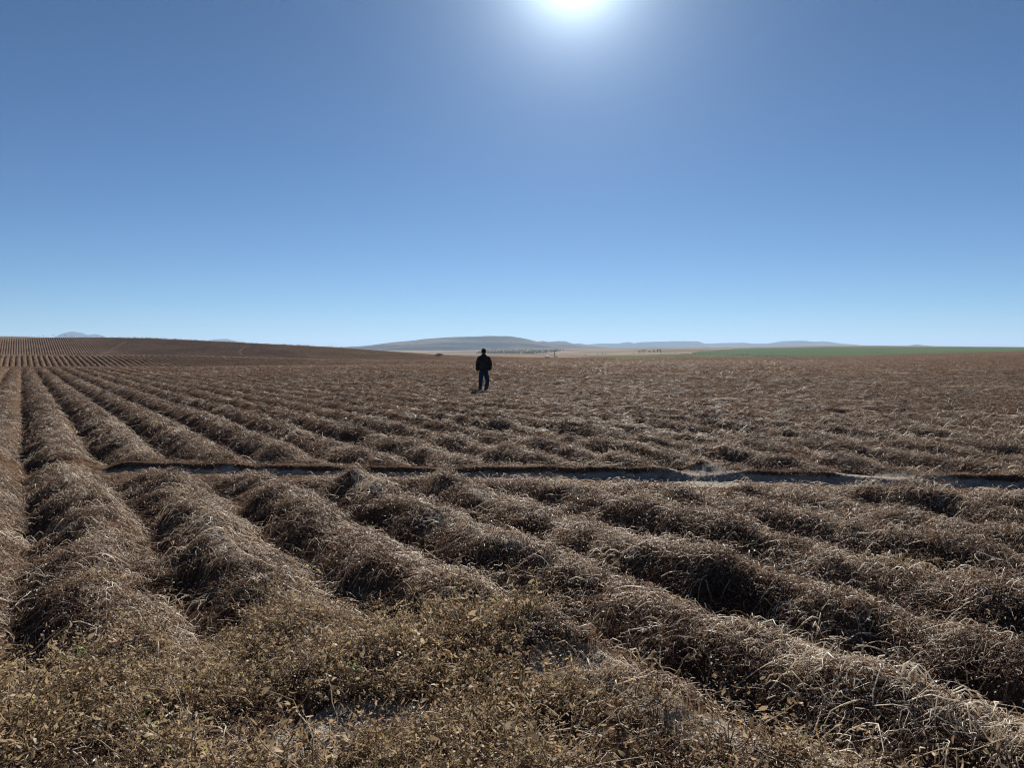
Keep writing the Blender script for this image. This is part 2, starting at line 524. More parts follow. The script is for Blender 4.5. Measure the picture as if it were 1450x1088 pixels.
tag(draped('green_field', [(tpx(980), 1250), (tpx(1040), 1950), (tpx(1130), 2050), (tpx(1300), 1750), (tpx(1500), 2000), (tpx(1900), 2000)],
           [(tpx(980), 1060), (tpx(1040), 900), (tpx(1130), 640), (tpx(1300), 560), (tpx(1500), 500), (tpx(1900), 500)], M_green, 0.7), kind='structure')
M_pale_green = plain('pale_pasture', (0.12, 0.125, 0.06), 1.0, 0.0, 0.3, 0.03)
tag(draped('pasture', [(tpx(800), 760), (tpx(860), 1000), (tpx(980), 1080), (tpx(1040), 920), (tpx(1130), 650)],
           [(tpx(800), 640), (tpx(860), 600), (tpx(980), 600), (tpx(1040), 600), (tpx(1130), 600)], M_pale_green, 0.45), kind='structure')

# ------------------------------------------------------------------ hills and mountains
def mat_hill(name, lo, hi, sc_, patch=None):
    m = new_mat(name); b = NB(m)
    mp = b.n.new('ShaderNodeMapping'); mp.inputs['Scale'].default_value = (0.6, 1.0, 6.0); b.link(b.coord(), mp.inputs[0]); c = mp.outputs[0]
    f = b.math('ADD', b.math('MULTIPLY', b.noise(c, sc_, 5, 0.6), 0.7), b.math('MULTIPLY', b.noise(c, sc_ * 9, 4, 0.6), 0.3))
    cc = b.ramp(f, ((0.42, lo), (0.58, hi)))
    b.out(b.princ(cc, 1.0, 0.0)); return m
M_hill = mat_hill('scrub_hill', (0.055, 0.052, 0.043), (0.19, 0.158, 0.115), 0.0032)
M_mtn = mat_hill('far_rock', (0.06, 0.055, 0.05), (0.13, 0.11, 0.09), 0.0012)

def ridge(name, D, outline, depth, base_y, mat, seed, rough=0.12, n=220, m=40):
    px = np.linspace(outline[0][0], outline[-1][0], n)
    py = np.interp(px, [a for a, _ in outline], [b for _, b in outline])
    kk = np.hanning(7); kk /= kk.sum()
    py = np.convolve(np.pad(py, 3, mode='edge'), kk, mode='valid')
    top = EYE + (HOR - py) / FPX * D
    base = EYE + (HOR - base_y) / FPX * D - 6
    k = np.linspace(-1, 1, m)[:, None]
    shape = (1 - np.abs(k) ** 1.35) ** 1.0
    Yg = D + k * depth + 0 * px[None]
    Xg = (px[None] - CX) / FPX * D + 0 * k
    hgt = np.maximum(top - base, 0)[None]
    er = fbm(Xg / (depth * 0.28), Yg / (depth * 0.5), 4, seed)
    Zg = base + hgt * shape * (1 + rough * er * (np.abs(k) > 0.03)) - np.where(np.abs(k) > 0.03, hgt * 0.0, 0)
    Zg = np.minimum(Zg, np.maximum(top[None], base))
    ix = np.arange(n * m).reshape(m, n)
    Fq = np.stack([ix[:-1, :-1], ix[:-1, 1:], ix[1:, 1:], ix[1:, :-1]], -1).reshape(-1, 4)
    return tag(obj(name, np_mesh(name, np.stack([Xg.ravel(), Yg.ravel(), Zg.ravel()], 1), Fq, mat, True)), kind='structure')

ridge('hill', 5200, [(420, 496), (470, 493), (518, 490), (556, 485), (590, 482), (600, 480.2), (640, 477.5), (690, 476.2), (724, 477), (742, 480), (760, 484.3), (785, 487), (840, 491), (900, 495)], 1000, 498, M_hill, 1, 0.22)
M_flank_shade = mat_hill('painted_flank_shade', (0.03, 0.03, 0.022), (0.07, 0.06, 0.045), 0.006)  # the shade of a hill flank, put into the colour
ridge('hill', 4300, [(535, 497), (560, 493.8), (590, 491.8), (620, 491), (655, 491.4), (680, 493.6), (697, 497)], 420, 498.5, M_flank_shade, 9, n=90)  # low ridge added to carry the painted flank shade
ridge('hill', 8200, [(730, 489), (757, 484.5), (768, 482.8), (776, 484.4), (790, 483), (800, 483.3), (812, 487), (820, 486.4), (832, 488.5), (850, 492)], 700, 495, M_hill, 2)
ridge('mountain', 11000, [(815, 492), (828, 488.5), (850, 486.5), (876, 486.5), (884, 485), (891, 484.4), (897, 486.5), (905, 484.8), (950, 483.4), (986, 483.4), (996, 487), (1020, 486), (1055, 485.4), (1062, 486.8), (1088, 486.6), (1110, 483), (1136, 482.6), (1150, 484), (1165, 483.2), (1188, 486.4), (1206, 488), (1225, 491)], 900, 494, M_mtn, 3)
ridge('mountain', 11500, [(80, 480), (90, 473), (97, 470.6), (104, 469.6), (115, 471.2), (123, 474.5), (129, 474.4), (136, 473), (144, 475), (160, 482)], 450, 486, M_mtn, 4)
ridge('mountain', 11200, [(282, 488), (297, 482), (306, 480.6), (321, 480), (331, 482.5), (342, 487), (352, 491)], 450, 492, M_mtn, 5)
ridge('mountain', 10800, [(425, 494), (434, 492), (441, 491), (450, 492.5), (520, 492.5), (560, 495)], 700, 496, M_mtn, 6)
ridge('hill', 6000, [(1270, 493), (1284, 490), (1297, 488.2), (1310, 489.5), (1325, 492)], 500, 494, M_hill, 8, n=60)

# ------------------------------------------------------------------ dry vines: building blocks
def tubes(P, r, sides=3):
    """P (N,K,3) polylines, r (N,) or (N,K) radii -> verts, quads"""
    N, K, _ = P.shape
    T_ = np.gradient(P, axis=1)
    T_ /= np.linalg.norm(T_, axis=2, keepdims=True) + 1e-9
    up = np.array([0.13, 0.21, 0.97])
    A = np.cross(T_, up); A /= np.linalg.norm(A, axis=2, keepdims=True) + 1e-9
    B = np.cross(T_, A)
    if np.ndim(r) == 1: r = r[:, None] * np.linspace(1.0, 0.55, K)[None]
    V = np.zeros((N, K, sides, 3))
    for s in range(sides):
        a = 2 * math.pi * s / sides
        V[:, :, s] = P + (A * math.cos(a) + B * math.sin(a)) * r[..., None]
    idx = np.arange(N * K * sides).reshape(N, K, sides)
    fs = []
    for s in range(sides):
        s2 = (s + 1) % sides
        fs.append(np.stack([idx[:, :-1, s], idx[:, :-1, s2], idx[:, 1:, s2], idx[:, 1:, s]], -1).reshape(N, K - 1, 4))
    F_ = np.stack(fs, 2).reshape(-1, 4)
    return V.reshape(-1, 3), F_, sides * (K - 1)

def leaves(C, size, g=None):
    """C (N,3) centres -> curled little leaf faces, two bent quads each"""
    g = g or rng
    N = len(C)
    a = g.normal(size=(N, 3)); a /= np.linalg.norm(a, axis=1, keepdims=True)
    b_ = g.normal(size=(N, 3)); b_ -= (b_ * a).sum(1, keepdims=True) * a; b_ /= np.linalg.norm(b_, axis=1, keepdims=True)
    n_ = np.cross(a, b_)
    L = (size * np.clip(np.exp(g.normal(-0.15, 0.5, N)), 0.3, 1.9))[:, None]; W = L * g.uniform(0.15, 0.48, (N, 1)); Cq = L * g.uniform(-0.65, 0.65, (N, 1))
    v = np.stack([C - a * L - b_ * W * .5, C - a * L * .9 + b_ * W * .5, C + n_ * Cq - b_ * W, C + n_ * Cq + b_ * W,
                  C + a * L - b_ * W * .25, C + a * L * .8 + b_ * W * .35], 1)
    base = (np.arange(N) * 6)[:, None]
    f = np.concatenate([base + np.array([[0, 1, 3, 2]]), base + np.array([[2, 3, 5, 4]])], 1).reshape(-1, 4)
    return v.reshape(-1, 3), f

def join(pieces):
    V, F_, A, off = [], [], [], 0
    for v, f, t in pieces:
        V.append(v); F_.append(f + off); A.append(t); off += len(v)
    return np.concatenate(V), np.concatenate(F_), np.concatenate(A)

def wander(N, K, length, spread, bend, zl, g):
    th = g.uniform(0, 2 * math.pi, N)
    P = np.zeros((N, K, 3)); P[:, 0, :2] = g.normal(0, spread, (N, 2)); P[:, 0, 2] = g.uniform(0, zl, N)
    step = (length * g.uniform(0.4, 1.3, N)) / (K - 1)
    cur = g.normal(0, bend, N)
    for k in range(1, K):
        th = th + cur + g.normal(0, bend * 0.9, N)
        P[:, k, 0] = P[:, k - 1, 0] + np.cos(th) * step; P[:, k, 1] = P[:, k - 1, 1] + np.sin(th) * step
        P[:, k, 2] = np.abs(P[:, k - 1, 2] + g.normal(0, zl * 0.35, N)) * 0.93
    return P

srcs = {}
def source(kind, V, F_, tone, mat):
    c = srcs.get(kind)
    if c is None:
        c = srcs[kind] = bpy.data.collections.new(kind)
    o = bpy.data.objects.new(kind, np_mesh(kind, V, F_, mat, False, {'tone': tone}))
    c.objects.link(o)

def rep(t, n): return np.repeat(t, n)

for i in range(7):     # near litter: short stems and crumbled leaves, about 0.4 m across
    g = np.random.default_rng(100 + i)
    ns = 64
    P = wander(ns, 6, 0.15, 0.11, 0.75, 0.026, g)
    v1, f1, n1 = tubes(P, np.exp(g.normal(math.log(0.0014), 0.35, ns)))
    t1 = rep(np.where(g.uniform(size=ns) < 0.28, g.uniform(0.7, 1.0, ns), g.normal(0.42, 0.13, ns)).clip(0, 1), n1)
    N = 420
    C = np.concatenate([g.normal(0, 0.12, (N, 2)), np.abs(g.normal(0, 0.016, (N, 1)))], 1)
    v2, f2 = leaves(C, 0.0065, g)
    t2 = rep(np.clip(g.normal(0.33, 0.15, N), 0.02, 0.9), 2)
    source('litter_near', *join([(v1, f1, t1), (v2, f2, t2)]), M_vine)
for i in range(6):     # mid distance litter
    g = np.random.default_rng(200 + i)
    P = wander(34, 5, 0.34, 0.14, 0.5, 0.026, g)
    v1, f1, n1 = tubes(P, g.uniform(0.0018, 0.0040, 34))
    t1 = rep(np.where(g.uniform(size=34) < 0.14, g.uniform(0.7, 1.0, 34), g.normal(0.32, 0.13, 34)).clip(0, 1), n1)
    N = 90
    C = np.concatenate([g.normal(0, 0.17, (N, 2)), np.abs(g.normal(0, 0.018, (N, 1)))], 1)
    v2, f2 = leaves(C, 0.016, g)
    t2 = rep(np.clip(g.normal(0.24, 0.17, N), 0.02, 0.95), 2)
    source('litter_mid', *join([(v1, f1, t1), (v2, f2, t2)]), M_vine)
for i in range(5):     # far litter
    g = np.random.default_rng(300 + i)
    P = wander(10, 4, 0.5, 0.25, 0.5, 0.04, g)
    v1, f1, n1 = tubes(P, g.uniform(0.005, 0.010, 10))
    t1 = rep(np.clip(g.beta(2.0, 3.0, 10), 0, 1), n1)
    N = 34
    C = np.concatenate([g.normal(0, 0.25, (N, 2)), np.abs(g.normal(0, 0.025, (N, 1)))], 1)
    v2, f2 = leaves(C, 0.055, g)
    t2 = rep(np.clip(g.normal(0.27, 0.17, N), 0.02, 0.9), 2)
    source('litter_far', *join([(v1, f1, t1), (v2, f2, t2)]), M_vine)
def bush(g, nst, hgt, spread, nleaf, lsize, tmean, tsd):
    K = 7
    P = np.zeros((nst, K, 3)); P[:, 0, :2] = g.normal(0, 0.03, (nst, 2))
    d = np.concatenate([g.normal(0, spread, (nst, 2)), np.ones((nst, 1))], 1)
    h = hgt * g.uniform(0.5, 1.1, nst)
    for k in range(1, K):
        d[:, :2] += g.normal(0, 0.28, (nst, 2)); d[:, 2] -= g.uniform(0.02, 0.26, nst)
        dn = d / np.linalg.norm(d, axis=1, keepdims=True)
        P[:, k] = P[:, k - 1] + dn * (h / (K - 1))[:, None]
    P[..., 2] = np.abs(P[..., 2])
    v1, f1, n1 = tubes(P, g.uniform(0.0012, 0.0026, nst))
    t1 = rep(np.clip(g.normal(0.62, 0.14, nst), 0, 0.82), n1)
    s = g.integers(0, nst, nleaf); q = g.uniform(1.0, K - 1.001, nleaf); qi = q.astype(int); qf = (q - qi)[:, None]
    C = P[s, qi] * (1 - qf) + P[s, qi + 1] * qf + g.normal(0, 0.014, (nleaf, 3))
    v2, f2 = leaves(C, lsize, g)
    t2 = rep(np.clip(g.normal(tmean, tsd, nleaf), 0.05, 0.95), 2)
    return join([(v1, f1, t1), (v2, f2, t2)])
for i in range(6):
    g = np.random.default_rng(400 + i)
    source('dry_bush', *bush(g, 24, 0.20, 0.7, 640, 0.0064, 0.53, 0.2), M_leaf)

for i in range(4):     # taller nodding sprigs, some still greyish green
    g = np.random.default_rng(450 + i)
    source('dry_bush', *bush(g, 10, 0.30, 0.45, 380, 0.0072, 0.47 if i else 0.62, 0.2), M_leaf)

# ------------------------------------------------------------------ scattering
def scatter_group(kind):
    ng = bpy.data.node_groups.new('scatter_' + kind, 'GeometryNodeTree')
    ng.interface.new_socket('Geometry', in_out='INPUT', socket_type='NodeSocketGeometry')
    ng.interface.new_socket('Geometry', in_out='OUTPUT', socket_type='NodeSocketGeometry')
    N_ = ng.nodes
    gi = N_.new('NodeGroupInput'); go = N_.new('NodeGroupOutput')
    ci = N_.new('GeometryNodeCollectionInfo'); ci.inputs['Collection'].default_value = srcs[kind]
    ci.inputs['Separate Children'].default_value = True; ci.inputs['Reset Children'].default_value = True
    ip = N_.new('GeometryNodeInstanceOnPoints'); ip.inputs['Pick Instance'].default_value = True
    def na(name, t):
        n = N_.new('GeometryNodeInputNamedAttribute'); n.data_type = t; n.inputs['Name'].default_value = name
        return n.outputs['Attribute']
    e2r = N_.new('FunctionNodeEulerToRotation')
    L = ng.links.new
    L(gi.outputs[0], ip.inputs['Points']); L(ci.outputs[0], ip.inputs['Instance'])
    L(na('rot', 'FLOAT_VECTOR'), e2r.inputs[0]); L(e2r.outputs[0], ip.inputs['Rotation'])
    L(na('scl', 'FLOAT_VECTOR'), ip.inputs['Scale'])
    L(na('idx', 'INT'), ip.inputs['Instance Index'])
    L(ip.outputs[0], go.inputs[0])
    return ng

def scatter(name, kind, label, x, y, z, scale, tilt=True, zs=1.0, eps=0.12, keep_up=0.0, g=None):
    g = g or rng
    n = len(x)
    if tilt:
        hx = (field_h(x + eps, y) - field_h(x - eps, y)) / (2 * eps); hy = (field_h(x, y + eps) - field_h(x, y - eps)) / (2 * eps)
    else:
        hx = np.zeros(n); hy = np.zeros(n)
    k = 1 - keep_up
    nx, ny = -hx * k, -hy * k
    yaw = g.uniform(0, 2 * math.pi, n)
    # ZYX euler: first spin about z, then tilt; built as matrices
    N3 = np.stack([nx, ny, np.ones(n)], 1); N3 /= np.linalg.norm(N3, axis=1, keepdims=True)
    ux = np.stack([np.cos(yaw), np.sin(yaw), np.zeros(n)], 1)
    ux -= (ux * N3).sum(1, keepdims=True) * N3; ux /= np.linalg.norm(ux, axis=1, keepdims=True)
    uy = np.cross(N3, ux)
    # rotation matrix columns ux, uy, N3 -> XYZ euler
    ry = -np.arcsin(np.clip(ux[:, 2], -1, 1)); rx = np.arctan2(uy[:, 2], N3[:, 2]); rz = np.arctan2(ux[:, 1], ux[:, 0])
    me = bpy.data.meshes.new(name)
    me.vertices.add(n); me.vertices.foreach_set('co', np.stack([x, y, z], 1).astype(np.float32).ravel())
    a = me.attributes.new('rot', 'FLOAT_VECTOR', 'POINT'); a.data.foreach_set('vector', np.stack([rx, ry, rz], 1).astype(np.float32).ravel())
    a = me.attributes.new('scl', 'FLOAT_VECTOR', 'POINT'); a.data.foreach_set('vector', np.stack([scale, scale, scale * zs], 1).astype(np.float32).ravel())
    a = me.attributes.new('idx', 'INT', 'POINT'); a.data.foreach_set('value', g.integers(0, len(srcs[kind].objects), n).astype(np.int32))
    o = obj(name, me)
    o.modifiers.new('scatter', 'NODES').node_group = scatter_group(kind)
    return tag(o, label, name.replace('_', ' ').split('.')[0], kind='stuff')

def wedge(y0, y1, dens, margin=2.0, k=0.70, left=None):
    area_n = int((k * (y1 * y1 - y0 * y0) + 2 * margin * (y1 - y0)) * dens)
    y = np.sqrt(rng.uniform(y0 * y0, y1 * y1, int(area_n * 1.0)))
    x = rng.uniform(-1, 1, len(y)) * (k * y + margin)
    return x, y

def shells(spec, bare_ok=0.12, leaf_ok=True):
    xs, ys_, sc_ = [], [], []
    for y0, y1, dens, s0, s1 in spec:
        x, y = wedge(y0, y1, dens)
        xs.append(x); ys_.append(y); sc_.append(rng.uniform(s0, s1, len(x)))
    x = np.concatenate(xs); y = np.concatenate(ys_); s = np.concatenate(sc_)
    z, soil, lf, trm = field_h(x, y, full=True)
    k = (rng.uniform(size=len(x)) > np.clip((soil - 0.30) * 2.2, 0, 0.96)) & ((polydist(x, y, TRENCH) > np.where(y < np.interp(x, [p[0] for p in TRENCH], [p[1] for p in TRENCH]), 0.55 + 0.25 * sstep(-1, 2, x) + 0.5 * rut_low(x), 0.30 + 0.4 * rut_low(x))) | (rng.uniform(size=len(x)) < 0.03))
    u, v = to_uv(x, y)
    c = np.abs(np.sin(np.pi * u / S))
    k &= rng.uniform(size=len(x)) < 0.16 - 0.1 * sstep(12, 16, y) + 0.84 * sstep(0.35, 0.85, c)
    k &= rng.uniform(size=len(x)) > bare(x, y, 0.12) * 0.75
    return x[k], y[k], z[k], s[k], lf[k]

x, y, z, s, lf = shells([(1.8, 5, 42, 0.7, 1.1), (5, 9, 36, 0.7, 1.15), (9, 13.5, 30, 0.75, 1.2)])
scatter('vine_litter', 'litter_near', 'crumbled dry brown vine litter covering the nearest ridges', x, y, z, s, zs=1.0)
x, y, z, s, lf = shells([(12.5, 20, 20, 0.5, 0.85), (20, 32, 12, 0.5, 0.9), (32, 50, 6.5, 0.5, 0.95)])
scatter('vine_litter', 'litter_mid', 'dry brown vine litter on the ridges beyond the wheel rut', x, y, z, s, zs=1.1)
x, y, z, s, lf = shells([(48, 70, 5.0, 0.35, 0.65), (70, 110, 2.6, 0.35, 0.75), (110, 190, 1.6, 0.4, 0.85)])
scatter('vine_litter', 'litter_far', 'dry brown vine litter over the distant part of the field', x, y, z, s, zs=0.8)

g = np.random.default_rng(77)
y = np.sqrt(g.uniform(190 ** 2, 418 ** 2, 24000)); x = g.uniform(-0.66, 0.72, len(y)) * y
scatter('vine_litter', 'litter_far', 'dry vine litter on the far rise with the striped rows', x, y, field_h(x, y), g.uniform(0.4, 0.95, len(x)), zs=0.7, eps=0.2)

# leafy dried plants along the near margin
x, y = wedge(1.6, 6.2, 50, 1.2)
z, soil, lf, trm = field_h(x, y, full=True)
k = (rng.uniform(size=len(x)) < lf * 0.95 + 0.015) & (rng.uniform(size=len(x)) > bare(x, y, 0.1) * 1.02)
x, y, z = x[k], y[k], z[k]
s = rng.uniform(0.55, 1.5, len(x)) * (0.6 + 0.85 * vnoise(x * 2.4, y * 2.4, 8))
scatter('dried_foliage', 'dry_bush', 'dense olive brown withered leafy plants along the near edge of the field', x, y, z - 0.01, s, keep_up=0.7)

# crumbs and clods on the bare soil
for i in range(5):
    g = np.random.default_rng(500 + i)
    bm = bmesh.new(); bmesh.ops.create_icosphere(bm, subdivisions=1, radius=1.0)
    for v_ in bm.verts: v_.co = v_.co * (1 + g.uniform(-0.35, 0.25)); v_.co.z *= 0.7
    bmesh.ops.triangulate(bm, faces=bm.faces[:])
    V = np.array([v_.co[:] for v_ in bm.verts]); bm.verts.index_update()
    F_ = np.array([[v_.index for v_ in f_.verts] for f_ in bm.faces]); bm.free()
    source('clod', V, F_, np.full(len(F_), 0.5), M_soil)
x, y = wedge(1.8, 12.5, 130, 1.5)
z, soil, lf, trm = field_h(x, y, full=True)
k = rng.uniform(size=len(x)) < np.clip((soil - 0.3) * 1.6, 0, 1)
x, y, z = x[k], y[k], z[k]
scatter('soil_clods', 'clod', 'pale crumbs and small clods of dry soil on the bare patches', x, y, z, np.exp(rng.normal(math.log(0.0065), 0.6, len(x))).clip(0.002, 0.03))

# ------------------------------------------------------------------ long trailing stems draped over the ridges
def draped_stems(name, label, n, y0, y1, K, length, r0, r1, tones, lift, across=0.3, crest_bias=0.0, g=None, sides=3):
    g = g or rng
    yy = y0 + (y1 - y0) * g.uniform(0, 1, n) ** 1.35
    xx = g.uniform(-1, 1, n) * (0.70 * yy + 1.2)
    u, v = to_uv(xx, yy)
    if crest_bias:
        kk = np.floor(u / S) + 0.5
        u = np.where(g.uniform(size=n) < crest_bias, kk * S + g.normal(0, 0.13, n), u)
    xx, yy = to_xy(u, v)
    _, soil, lf, trm = field_h(xx, yy, full=True)
    k = (polydist(xx, yy, TRENCH) > 0.35 + 0.6 * rut_low(xx)) & (g.uniform(size=n) > lf * 0.7) & (g.uniform(size=n) > bare(xx, yy, 0.1) * 0.75)
    u, v = u[k], v[k]; n = len(u)
    th = np.where(g.uniform(size=n) < across, np.where(g.uniform(size=n) < 0.5, 0, math.pi) + g.normal(0, 0.5, n), g.uniform(0, 2 * math.pi, n))
    L = length * g.uniform(0.35, 1.35, n); step = L / (K - 1)
    U = np.zeros((n, K)); V_ = np.zeros((n, K)); U[:, 0] = u; V_[:, 0] = v
    cur = g.normal(0, 0.28, n)
    for i in range(1, K):
        kink = np.where(g.uniform(size=n) < 0.16, g.normal(0, 1.0, n), 0)
        th = th + cur + g.normal(0, 0.38, n) + kink
        U[:, i] = U[:, i - 1] + np.cos(th) * step; V_[:, i] = V_[:, i - 1] + np.sin(th) * step
    X_, Y_ = to_xy(U, V_)
    ok = (polydist(X_, Y_, TRENCH) > 0.27).all(1) | (g.uniform(size=n) < 0.04)
    X_, Y_ = X_[ok], Y_[ok]; n = len(X_)
    Zg = field_h(X_.ravel(), Y_.ravel()).reshape(n, K)
    # stems are stiff: they bridge hollows and hover a little over the litter
    Zs = Zg.copy()
    Zs[:, 1:-1] = np.maximum(Zg[:, 1:-1], (Zg[:, :-2] + Zg[:, 2:]) / 2)
    ph = g.uniform(0, 6.28, (n, 1)); fr = g.uniform(0.5, 1.3, (n, 1))
    Zs = Zs + lift * g.uniform(0.3, 1.3, (n, 1)) * (0.55 + 0.6 * np.sin(ph + fr * np.arange(K)[None])) + 0.008
    P = np.stack([X_, Y_, Zs], -1)
    v1, f1, n1 = tubes(P, r0 + (r1 - r0) * g.uniform(0, 1, n) ** 1.8, sides)
    tn_ = np.where(g.uniform(size=n) < tones[2], g.uniform(0.74, 1.0, n), g.normal(tones[0], tones[1], n))
    t1 = rep(np.clip(tn_, 0, 1), n1)
    return tag(obj(name, np_mesh(name, v1, f1, M_vine, True, {'tone': t1})), label, 'dry stems', kind='stuff')

draped_stems('trailing_stems', 'tangle of thin brown dry vine stems trailing over the near ridges', 20000, 2.4, 14.5, 8, 0.36, 0.0011, 0.0034, (0.40, 0.13, 0.28), 0.045)
draped_stems('bleached_stems', 'pale bleached vine stems lying over the ridge crests', 9500, 2.6, 17, 8, 0.28, 0.0016, 0.0046, (0.97, 0.07, 0.0), 0.07, 0.35, 0.65, sides=4)
draped_stems('bleached_stems', 'long pale bleached vine runners crossing the nearest ridges', 1500, 2.9, 12, 14, 0.7, 0.0016, 0.0038, (0.93, 0.1, 0.0), 0.06, 0.55, 0.5, sides=4)
draped_stems('bleached_stems', 'short pale stems scattered over the ridges beyond the rut', 7000, 12.5, 42, 5, 0.26, 0.0030, 0.0070, (0.82, 0.14, 0.0), 0.05, 0.3, 0.6)

# ------------------------------------------------------------------ weeds with green leaves, pushed up through the dry vines
M_greenleaf = plain('green_leaf', (0.075, 0.14, 0.02), 0.9, 0.05, 0.3, 40.0)
M_olive = plain('olive_leaf', (0.16, 0.19, 0.055), 0.6, 0.3, 0.3, 40.0)
def leaf_blade(L, W, bend, droop, tip=True):
    n = 6
    v, f = [], []
    for i in range(n):
        t = i / (n - 1)
        wdt = W * math.sin(math.pi * (0.12 + 0.86 * t)) if tip else W * (1 - t) ** 0.6
        x_ = L * t * math.cos(bend + droop * t); z_ = L * t * math.sin(bend + droop * t)
        v += [(x_, -wdt / 2, z_ + wdt * .15), (x_, 0, z_), (x_, wdt / 2, z_ + wdt * .15)]
        if i:
            a = 3 * (i - 1); f += [(a, a + 1, a + 4, a + 3), (a + 1, a + 2, a + 5, a + 4)]
    return np.array(v), np.array(f)
WEEDS = [  # px, py, leaves, length, width, upright, mat, label
    (1292, 706, 6, 0.17, 0.012, True, M_olive, 'tuft of upright yellow green blades on a ridge short of the pale rut'),
    (216, 672, 6, 0.09, 0.012, True, M_olive, 'tiny grassy green tuft at the near lip of the dark rut'),
    (504, 986, 9, 0.035, 0.018, False, M_greenleaf, 'bright green leafy sprig above the shaded bare soil patch'),
    (118, 963, 10, 0.035, 0.018, False, M_greenleaf, 'yellow green leafy sprig among withered plants in the bottom left corner'),
    (736, 978, 7, 0.030, 0.016, False, M_greenleaf, 'small green sprig left of the pale bare soil on the ridge')]
for px, py, n, L, W, upr, mt, lab in WEEDS:
    p = hit(px, py, y0=0.8)
    zg = float(field_h(np.array([p.x]), np.array([p.y]))[0])
    t = tag(empty('green_weed', (p.x, p.y, zg + (0.0 if upr else 0.05))), lab, 'weed', 'green weeds among the dry vines')
    g = np.random.default_rng(int(px))
    st = np.array([[[0, 0, -0.06], [0.003, 0, 0.02], [0.0, 0.006, 0.07], [0.008, 0.004, 0.12 if not upr else 0.05]]])
    v, f, _ = tubes(st, np.array([0.0022]), 4)
    obj('stem', np_mesh('stem', v, f, mt, True), t)
    for i in range(n):
        v, f = leaf_blade(L * g.uniform(0.6, 1.2), W * g.uniform(0.8, 1.2), R(g.uniform(60, 85)) if upr else R(g.uniform(10, 60)), -0.25 if upr else -0.5, not upr)
        o = obj('leaf', np_mesh('leaf', v, f, mt, True), t)
        o.location = (g.normal(0, 0.008), g.normal(0, 0.008), 0 if upr else g.uniform(0.02, 0.12))
        o.rotation_euler = (0, 0, g.uniform(0, 6.28))

# ------------------------------------------------------------------ the walking person, seen from behind
def skin_mesh(name, V, E, Rad, mat, sub=2, root=0, fat=1.0):
    me = bpy.data.meshes.new(name); me.from_pydata([tuple(v) for v in V], E, [])
    o = bpy.data.objects.new(name, me); col.objects.link(o)
    sk = o.modifiers.new('skin', 'SKIN'); sk.use_smooth_shade = True; sk.branch_smoothing = 0.4
    for i, r in enumerate(Rad):
        d = me.skin_vertices[0].data[i]
        d.radius = (r * fat, r * fat) if not isinstance(r, tuple) else (r[0] * fat, r[1] * fat)
        d.use_root = (i == root)
    ss = o.modifiers.new('sub', 'SUBSURF'); ss.levels = sub; ss.render_levels = sub
    dg = bpy.context.evaluated_depsgraph_get()
    m2 = bpy.data.meshes.new_from_object(o.evaluated_get(dg), depsgraph=dg)
    m2.name = name
    bpy.data.objects.remove(o); bpy.data.meshes.remove(me)
    m2.materials.clear(); m2.materials.append(mat)
    m2.polygons.foreach_set('use_smooth', np.ones(len(m2.polygons), dtype=bool))
    return m2

M_skin = plain('skin', (0.30, 0.18, 0.12), 0.6, 0.4, 0.1)
M_jacket = plain('dark_jacket', (0.028, 0.025, 0.024), 0.85, 0.2, 0.4, 9, 0.6)
M_jeans = plain('denim', (0.018, 0.035, 0.075), 0.9, 0.15, 0.3, 25, 0.2)
M_boot = plain('boot_leather', (0.025, 0.017, 0.012), 0.7, 0.3, 0.3, 20)
M_hair = plain('dark_hair', (0.008, 0.006, 0.006), 0.7, 0.3, 0.3, 60, 0.5)
pp = hit(685, 558.0, y0=8)
pz = float(field_h(np.array([pp.x]), np.array([pp.y]))[0])
person = tag(empty('person', (pp.x, pp.y, pp.z - 0.02), R(2)), 'person in a dark jacket and blue jeans walking away across the rows', 'person')

def arm(sx, el, wr, hd):
    return [(sx * .185, 0, 1.43), el, wr, hd]
V = [(0, 0, .95), (0, 0, 1.15), (0, 0, 1.34), (0, .01, 1.49), (0, .02, 1.565), (0, .03, 1.65), (0, .03, 1.715)]
E = [(0, 1), (1, 2), (2, 3), (3, 4), (4, 5), (5, 6)]
Rd = [(.15, .11), (.135, .10), (.15, .11), (.08, .07), (.074, .075), (.084, .098), (.06, .07)]
def chain(start, pts, rad):
    a = start
    for p_, r_ in zip(pts, rad):
        V.append(p_); Rd.append(r_); E.append((a, len(V) - 1)); a = len(V) - 1
    return a
LA = [(-.165, 0, 1.42), (-.235, -.03, 1.17), (-.250, .04, .93)]
RA = [(.165, 0, 1.42), (.25, -.05, 1.18), (.235, .07, .96)]
for A_ in (LA, RA):
    s_ = -1 if A_ is LA else 1
    wr_ = chain(2, A_, [.06, .042, .030])
    palm = (A_[2][0], A_[2][1] + .02, A_[2][2] - .07)
    pa = chain(wr_, [palm], [(.022, .036)])
    for i, (fy, ln) in enumerate(((.033, .060), (.012, .072), (-.010, .066), (-.030, .05))):
        chain(pa, [(palm[0], palm[1] + fy, palm[2] - .035), (palm[0] - s_ * .010, palm[1] + fy + .004, palm[2] - .035 - ln * .55), (palm[0] - s_ * .026, palm[1] + fy + .006, palm[2] - .03 - ln)], [.0095, .0088, .0075])
    chain(wr_, [(palm[0] - s_ * .02, palm[1] + .045, palm[2] + .02), (palm[0] - s_ * .03, palm[1] + .06, palm[2] - .02)], [.011, .009])
LL = [(-.095, 0, .88), (-.115, .03, .50), (-.135, .05, .10), (-.14, .17, .045)]
RL = [(.095, 0, .88), (.15, .05, .51), (.055, -.13, .13), (.045, -.02, .04)]
for Lg in (LL, RL):
    chain(0, Lg, [.09, .06, .042, .035])
